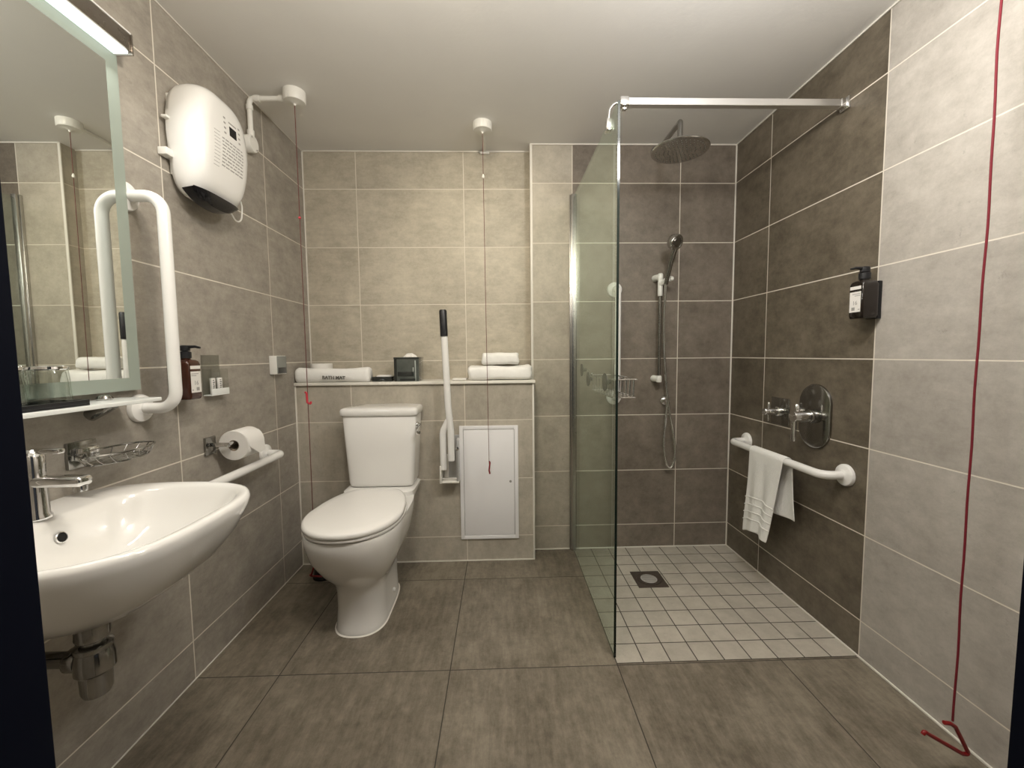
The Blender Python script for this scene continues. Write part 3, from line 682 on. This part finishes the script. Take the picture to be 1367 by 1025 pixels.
o = soft('folded_towel', m_towel, -.100, .098, 2.225, 2.375, 1.0775, 1.141, 9, .008, 3.6, loc=(0, 2.3, 1.0775), flare=.05)
tag(o, 'small folded white towel on top of the large towel', 'towel', 'folded towels on the ledge')
o = soft('tissue_packet', m_paper, -.262, -.186, 2.225, 2.31, SHELF + .0005, SHELF + .012, 12, .001, 4, nx=14, loc=(-.22, 2.27, SHELF))
tag(o, 'thin flat white packet on the ledge left of the folded towels', 'packet')

# ------------------------------------------------------------------ shower screen
GX = .4115
t = thing('shower_screen', 'clear glass shower screen with chrome wall profile and support bar', 'shower screen', (GX, 1.9, 0))
MB().box(GX - .004, GX + .004, 1.4515, YS - .018, .004, 1.985).obj('glass_panel', m_glass, t, smooth=False)
MB().box(GX - .0042, GX + .0042, 1.4485, 1.4515, .004, 1.985).obj('glass_edge', m_edge, t, smooth=False)
w = MB(); w.box(GX - .018, GX + .008, YS - .030, YS - .0005, .002, 2.0, .003); w.box(GX - .024, GX - .018, YS - .016, YS - .0005, .002, 2.0, .001); w.obj('wall_profile', m_brush, t)
w = MB(); w.box(.462, XR - .012, 1.577, 1.601, 2.047, 2.072, .001, 1)
w.obj('support_bar', m_satin, t)
w = MB(); w.box(.452, .486, 1.572, 1.606, 2.043, 2.076, .003); w.box(.462, .478, 1.580, 1.598, 2.033, 2.043, .002)
w.tube([(.455, 1.589, 2.060), (.430, 1.589, 2.056), (GX + .004, 1.589, 2.035), (GX, 1.589, 1.995)], .0055, 12, .03)
w.box(GX - .010, GX + .010, 1.574, 1.604, 1.955, 1.998, .003); w.obj('glass_clamp', m_chrome, t)
w = MB(); w.box(XR - .030, XR - .008, 1.574, 1.604, 2.044, 2.075, .003); w.box(XR - .010, XR - .0005, 1.568, 1.610, 2.038, 2.081, .002); w.obj('wall_clamp', m_chrome, t)

# ------------------------------------------------------------------ overhead shower
t = thing('overhead_shower', 'round chrome overhead shower head on a bent wall arm', 'shower head', (.83, YS, 2.18))
hx, hy, hz = .816, 1.90, 2.033
w = MB(); w.lathe([(.033, .0005), (.033, .005), (.028, .010), (.014, .013)], (.868, YS, 2.228), (0, -1, 0), 28)
w.tube([(.868, YS - .008, 2.228), (hx + .003, hy + .02, 2.166), (hx, hy, 2.164), (hx, hy, hz + .03)], .0115, 16, .035); w.obj('arm', m_gun, t)
MB().lathe([(.0001, 0), (.116, 0), (.1225, .002), (.125, .006), (.1235, .010), (.09, .016), (.035, .022), (.017, .028), (.014, .045), (.0001, .046)], (hx, hy, hz), (0, 0, 1), 56).obj('rose', m_brush, t)
w = MB()
for r_, c in ((.015, 6), (.032, 12), (.05, 18), (.068, 24), (.086, 30), (.103, 36)):
    for k in range(c): w.lathe([(.0026, 0), (.002, .0018)], (hx + r_ * math.cos(2 * PI * k / c), hy + r_ * math.sin(2 * PI * k / c), hz + .0002), (0, 0, -1), 6)
w.obj('nozzles', m_shade, t)

# ------------------------------------------------------------------ hand shower on its slide rail
ry = YS - .052
t = thing('slide_rail', 'slim chrome slide rail holding the hand shower on the shower back wall', 'shower rail', (.878, YS, .98))
MB().tube([(.8800, ry, .985), (.8800, ry, 1.552)], .0088, 16).obj('rail', m_gun, t)
for z in (1.548, .989):
    w = MB(); w.tube([(.868, YS - .0005, z), (.872, ry + .016, z), (.880, ry, z)], lambda k: .0185 - .003 * k, 18); w.lathe([(.0135, -.018), (.015, -.01), (.015, .012), (.011, .018)], (.88, ry, z), (0, 0, 1), 20); w.obj('end_bracket', m_plast, t)
w = MB(); w.lathe([(.0125, 0), (.0135, .01), (.0135, .075), (.0125, .085)], (.880, ry, 1.445), (0, 0, 1), 20); w.tube([(.880, ry, 1.505), (.895, ry - .03, 1.522), (.902, ry - .05, 1.528)], .0135, 16); w.lathe([(.014, 0), (.0145, .004), (.011, .016)], (.915, ry - .045, 1.53), (1, 0, 0), 18)
w.obj('slider', m_plast, t)
t = thing('hand_shower', 'chrome hand shower with hose hanging in a loop from the slide rail', 'hand shower', (.905, YS - .1, 1.45))
hp = [(.893, YS - .098, 1.500), (.896, YS - .110, 1.54), (.904, YS - .132, 1.61), (.915, YS - .155, 1.675)]
MB().tube(hp, lambda k: .0105 + .004 * k, 16).obj('handle', m_gun, t)
hd = Vector((.42, -.82, -.38)).normalized()
MB().lathe([(.0001, -.036), (.024, -.035), (.037, -.024), (.041, -.008), (.041, .008), (.038, .012), (.030, .0125), (.0295, .010), (.0001, .010)], Vector((.914, YS - .166, 1.704)), hd, 32).obj('spray_head', m_brush, t)
MB().lathe([(.024, .0), (.024, .0035), (.0001, .004)], Vector((.914, YS - .166, 1.704)) + hd * .0096, hd, 28).obj('spray_face', m_gun, t)
hose = [(.893, YS - .098, 1.500), (.894, YS - .09, 1.44), (.897, YS - .07, 1.30), (.910, YS - .055, 1.10), (.930, YS - .05, .90), (.955, YS - .045, .75), (.978, YS - .042, .63), (.982, YS - .042, .55), (.972, YS - .042, .50), (.955, YS - .042, .482), (.935, YS - .042, .505), (.922, YS - .042, .56), (.918, YS - .042, .64), (.924, YS - .042, .74), (.932, YS - .042, .82), (.934, YS - .042, .845)]
def smooth_path(P, n=6):
    P = [Vector(p) for p in P]; out = []
    for i in range(len(P) - 1):
        a, b, c, d_ = P[max(0, i - 1)], P[i], P[i + 1], P[min(len(P) - 1, i + 2)]
        for k in range(n):
            u = k / n
            out.append(.5 * ((2 * b) + (c - a) * u + (2 * a - 5 * b + 4 * c - d_) * u * u + (3 * b - a - 3 * c + d_) * u ** 3))
    return out + [P[-1]]
MB().tube(smooth_path(hose), .0068, 12).obj('hose', m_chrome, t)
w = MB(); w.lathe([(.028, .0005), (.028, .006), (.022, .014), (.014, .018), (.014, .042), (.011, .05)], (.934, YS, .862), (0, -1, 0), 26); w.lathe([(.011, 0), (.010, .03)], (.934, YS - .042, .862), (0, 0, -1), 16)
tag(w.obj('hose_outlet', m_chrome, loc=(.934, YS, .862)), 'round chrome hose outlet elbow on the shower back wall', 'hose outlet')

# ------------------------------------------------------------------ wire basket on the glass
t = thing('shower_basket', 'chrome wire basket hung by suction cups on the glass screen', 'basket', (GX + .07, 1.8, .95))
bx0, bx1, by0, by1, bz0, bz1 = GX + .022, GX + .125, 1.600, 1.985, .958, 1.030
w = MB(); rect = lambda z, i=0.: [(bx0 + i, by0 + i, z), (bx1 - i, by0 + i, z), (bx1 - i, by1 - i, z), (bx0 + i, by1 - i, z)]
def ringpath(p, r=.012):
    p = [Vector(a) for a in p]; mid = (p[0] + p[1]) / 2
    return fillet([mid] + p[1:] + [p[0], mid + Vector((-.0001, 0, 0))], r, 5)[:-1]
w.tube(ringpath(rect(bz1)), .0032, 8, closed=True); w.tube(ringpath(rect(bz0, .004)), .0024, 8, closed=True); w.obj('rims', m_chrome, t)
w = MB()
for k in range(1, 7):
    x = bx0 + (bx1 - bx0) * k / 7
    w.tube([(x, by0, bz1), (x, by0 + .004, bz0), (x, by1 - .004, bz0), (x, by1, bz1)], .0015, 6, .006)
for k in range(1, 8):
    y = by0 + (by1 - by0) * k / 8
    w.tube([(bx1, y, bz1), (bx1 - .004, y, bz0), (bx0 + .004, y, bz0), (bx0, y, bz1)], .0015, 6, .006)
w.obj('wires', m_chrome, t)
def cup(y, z, par, r=.034):
    w = MB(); w.lathe([(r, -.0012), (r, .0025), (r * .7, .007), (r * .35, .011), (.009, .018), (.009, .024), (.0001, .025)], (GX + .0042, y, z), (1, 0, 0), 28)
    return w.obj('suction_cup', m_cup, par)
cup(1.640, 1.018, t, .036); cup(1.955, 1.012, t)
t = thing('suction_hook', 'small chrome suction hook on the glass screen beyond the wire basket', 'hook', (GX, 2.11, 1.05))
cup(2.11, 1.050, t, .032)
MB().tube([(GX + .028, 2.11, 1.052), (GX + .04, 2.11, 1.045), (GX + .045, 2.11, 1.025), (GX + .056, 2.11, 1.022), (GX + .060, 2.11, 1.035)], .004, 10, .008).obj('hook', m_chrome, t)

# ------------------------------------------------------------------ shower valves on the right wall
t = thing('diverter_valve', 'square chrome shower valve with cross handle on the dark right wall', 'shower valve', (XR, 1.895, .853))
vy, vz = 1.893, .853
MB().box(XR - .006, XR - .0005, vy - .062, vy + .062, vz - .064, vz + .064, .003).obj('plate', m_gun, t)
w = MB(); w.lathe([(.022, 0), (.022, .012), (.017, .016), (.017, .070), (.014, .075), (.0001, .076)], (XR - .006, vy, vz), (-1, 0, 0), 28); w.obj('spindle', m_chrome, t)
w = MB()
for k in range(4):
    a = PI / 4 * 0 + k * PI / 2
    dy, dz = math.cos(a), math.sin(a)
    w.tube([(XR - .058, vy + dy * .012, vz + dz * .012), (XR - .058, vy + dy * .038, vz + dz * .038), (XR - .058, vy + dy * .044, vz + dz * .044)], lambda k: .0055 if k < .9 else .003, 12)
w.obj('cross_handle', m_chrome, t)
t = thing('shower_mixer', 'oval chrome shower mixer with a hanging lever on the dark right wall', 'shower mixer', (XR, 1.677, .862))
vy, vz = 1.676, .862
def stad(k, d):
    out = []; r = .086 * k; h = .135 * k - r
    for j in range(48):
        a = 2 * PI * j / 48; out.append((XR - d, vy + r * math.cos(a), vz + r * math.sin(a) + (h if math.sin(a) >= 0 else -h)))
    return out
MB().rings([stad(1, .0005), stad(1, .007), stad(.985, .010), stad(.95, .0112)]).obj('plate', m_gun, t)
w = MB(); w.lathe([(.029, 0), (.029, .022), (.027, .025)], (XR - .010, vy, vz), (-1, 0, 0), 32); w.obj('collar', m_gun, t)
w = MB(); w.lathe([(.024, 0), (.024, .062), (.022, .066), (.0001, .067)], (XR - .034, vy, vz), (-1, 0, 0), 32)
w.box(XR - .100, XR - .086, vy - .010, vy + .010, vz - .105, vz - .005, .004); w.obj('lever', m_chrome, t)
w = MB(); w.lathe([(.008, 0), (.0085, .025), (.006, .03)], (XR - .07, vy + .01, vz + .02), (-.1, .2, 1), 14); w.obj('stop_button', m_chrome, t)

# ------------------------------------------------------------------ hand towel over the rail
t = thing('hand_towel', 'small white hand towel draped over the horizontal grab rail in the shower', 'towel', (XR - .092, 1.8, .66))
rx, rz, rr = XR - .092, .6605, .0205
w = MB(); NX, NT_ = 30, 60
grid = []
for i in range(NX + 1):
    u = i / NX; col_ = []
    ytop = 1.705 + .238 * u
    lenf = .392 + .015 * u - .018 * math.sin(u * PI)
    lenb = .255 + .02 * u
    L_arc = PI * rr; tot = lenf + L_arc + lenb
    for j in range(NT_ + 1):
        sdist = tot * j / NT_
        if sdist < lenf:        # room side, from hem up
            h = lenf - sdist; q_ = h / lenf
            y = ytop + q_ * (.078 * (1 - u) + .012 * u) + .004 * math.sin(q_ * 5 + u * 4) * q_
            x = rx - rr - .012 * q_ * math.sin(u * 6.2 + .5) ** 2 - .010 * q_ ** 2 + .004 * math.sin(u * 15 + q_ * 3) * q_
            z = rz - h
        elif sdist < lenf + L_arc:
            a = PI - (sdist - lenf) / rr
            x, y, z = rx + rr * math.cos(a), ytop, rz + rr * math.sin(a)
        else:
            h = sdist - lenf - L_arc; q_ = h / lenb
            y = ytop - .022 * q_ * (1 - u) + .006 * math.sin(u * 6 + q_ * 3) * q_
            x = rx + rr + .008 * q_ * math.sin(u * 9) + .004 * q_
            z = rz - h
        col_.append(w.bm.verts.new((x, y, z)))
    grid.append(col_)
for i in range(NX):
    for j in range(NT_): w.bm.faces.new((grid[i][j], grid[i + 1][j], grid[i + 1][j + 1], grid[i][j + 1]))
o = w.obj('cloth', m_towel, t, ang=180)
md = o.modifiers.new('solid', 'SOLIDIFY'); md.thickness = .004; md.offset = 0.
md = o.modifiers.new('sub', 'SUBSURF'); md.levels = 1; md.render_levels = 1
# woven bands near the hem
for name_, jset in (('woven_band', (5, 8, 11, 14)),):
    w = MB()
    for jj in jset:
        pts = []
        for i in range(NX + 1):
            pts.append((grid_co := None))
        # rebuilt from the finished mesh so that the bands lie on the cloth
        off = Vector(t.location)
        pts = [Vector(o.data.vertices[i * (NT_ + 1) + jj].co) + off + Vector((-.0025, 0, 0)) for i in range(NX + 1)]
        w.tube(pts, .0026, 6)
    w.obj(name_, m_towel, t)

# ------------------------------------------------------------------ floor drain
t = thing('floor_drain', 'square brown metal floor drain with round grate in the shower floor', 'drain', (.729, 1.975, .0015))
w = MB(); w.box(.655, .803, 1.900, 2.048, .0016, .0042, .001); w.lathe([(.060, 0), (.060, .0022), (.055, .003), (.052, .0012), (.046, .0012)], (.729, 1.974, .0042), (0, 0, 1), 40); w.obj('frame', m_drain, t)
w = MB(); w.lathe([(.040, 0), (.040, .0022), (.038, .003)], (.729, 1.974, .0042), (0, 0, 1), 36); w.obj('grate', m_grate, t)
w = MB()
for k in range(-2, 3):
    h = .034 * math.sqrt(1 - (k * .012 / .04) ** 2); w.box(.729 - h, .729 + h, 1.974 + k * .012 - .0015, 1.974 + k * .012 + .0015, .0070, .0076)
w.obj('slots', m_shade, t, smooth=False)

# ------------------------------------------------------------------ lights
def lamp(kind, name, loc, energy, color, **kw):
    l = bpy.data.lights.new(name, kind); l.energy = energy; l.color = color
    rot = kw.pop('rot', None)
    for k, v in kw.items(): setattr(l, k, v)
    o = bpy.data.objects.new(name, l); COL.objects.link(o); o.location = loc
    if rot: o.rotation_euler = rot
    return o
lamp('AREA', 'strip_light', (XL + .075, .92, 1.975), 3.2, (1, .985, .94), shape='RECTANGLE', size=.05, size_y=.62, rot=(0, math.radians(-38), 0))
lamp('POINT', 'ceiling_light_right', (.62, .80, 2.08), 26, (1, .97, .94), shadow_soft_size=.07)
lamp('POINT', 'ceiling_light_left', (-.18, .74, 2.08), 21, (1, .92, .80), shadow_soft_size=.07)
sp = lamp('SPOT', 'recess_downlight', (-.12, 1.22, 2.255), 22, (1, .87, .62), shadow_soft_size=.04, spot_size=math.radians(75), spot_blend=1.0)
sp.rotation_euler = (Vector((-.06, 2.4, 1.6)) - sp.location).to_track_quat('-Z', 'Y').to_euler()
wd = bpy.data.worlds.new('world'); scene.world = wd; wd.use_nodes = True
wd.node_tree.nodes['Background'].inputs[0].default_value = (.9, .93, 1, 1); wd.node_tree.nodes['Background'].inputs[1].default_value = .04

# ------------------------------------------------------------------ camera
cam = bpy.data.cameras.new('camera'); co = bpy.data.objects.new('camera', cam); COL.objects.link(co)
r = Vector((.99956291, -.02772056, -.01027423)); u = Vector((.01219766, .07013414, .99746299)); f = Vector((.02692966, .99715233, -.07044161))
M = Matrix((r, u, -f)).transposed().to_4x4(); M.translation = (0, 0, 1.1309)
co.matrix_world = M
cam.sensor_fit = 'HORIZONTAL'; cam.sensor_width = 36; cam.lens = 550.77 / 1367 * 36; cam.clip_start = .01
scene.camera = co
scene.view_settings.view_transform = 'Standard'
scene.view_settings.look = 'None'
scene.view_settings.exposure = .06
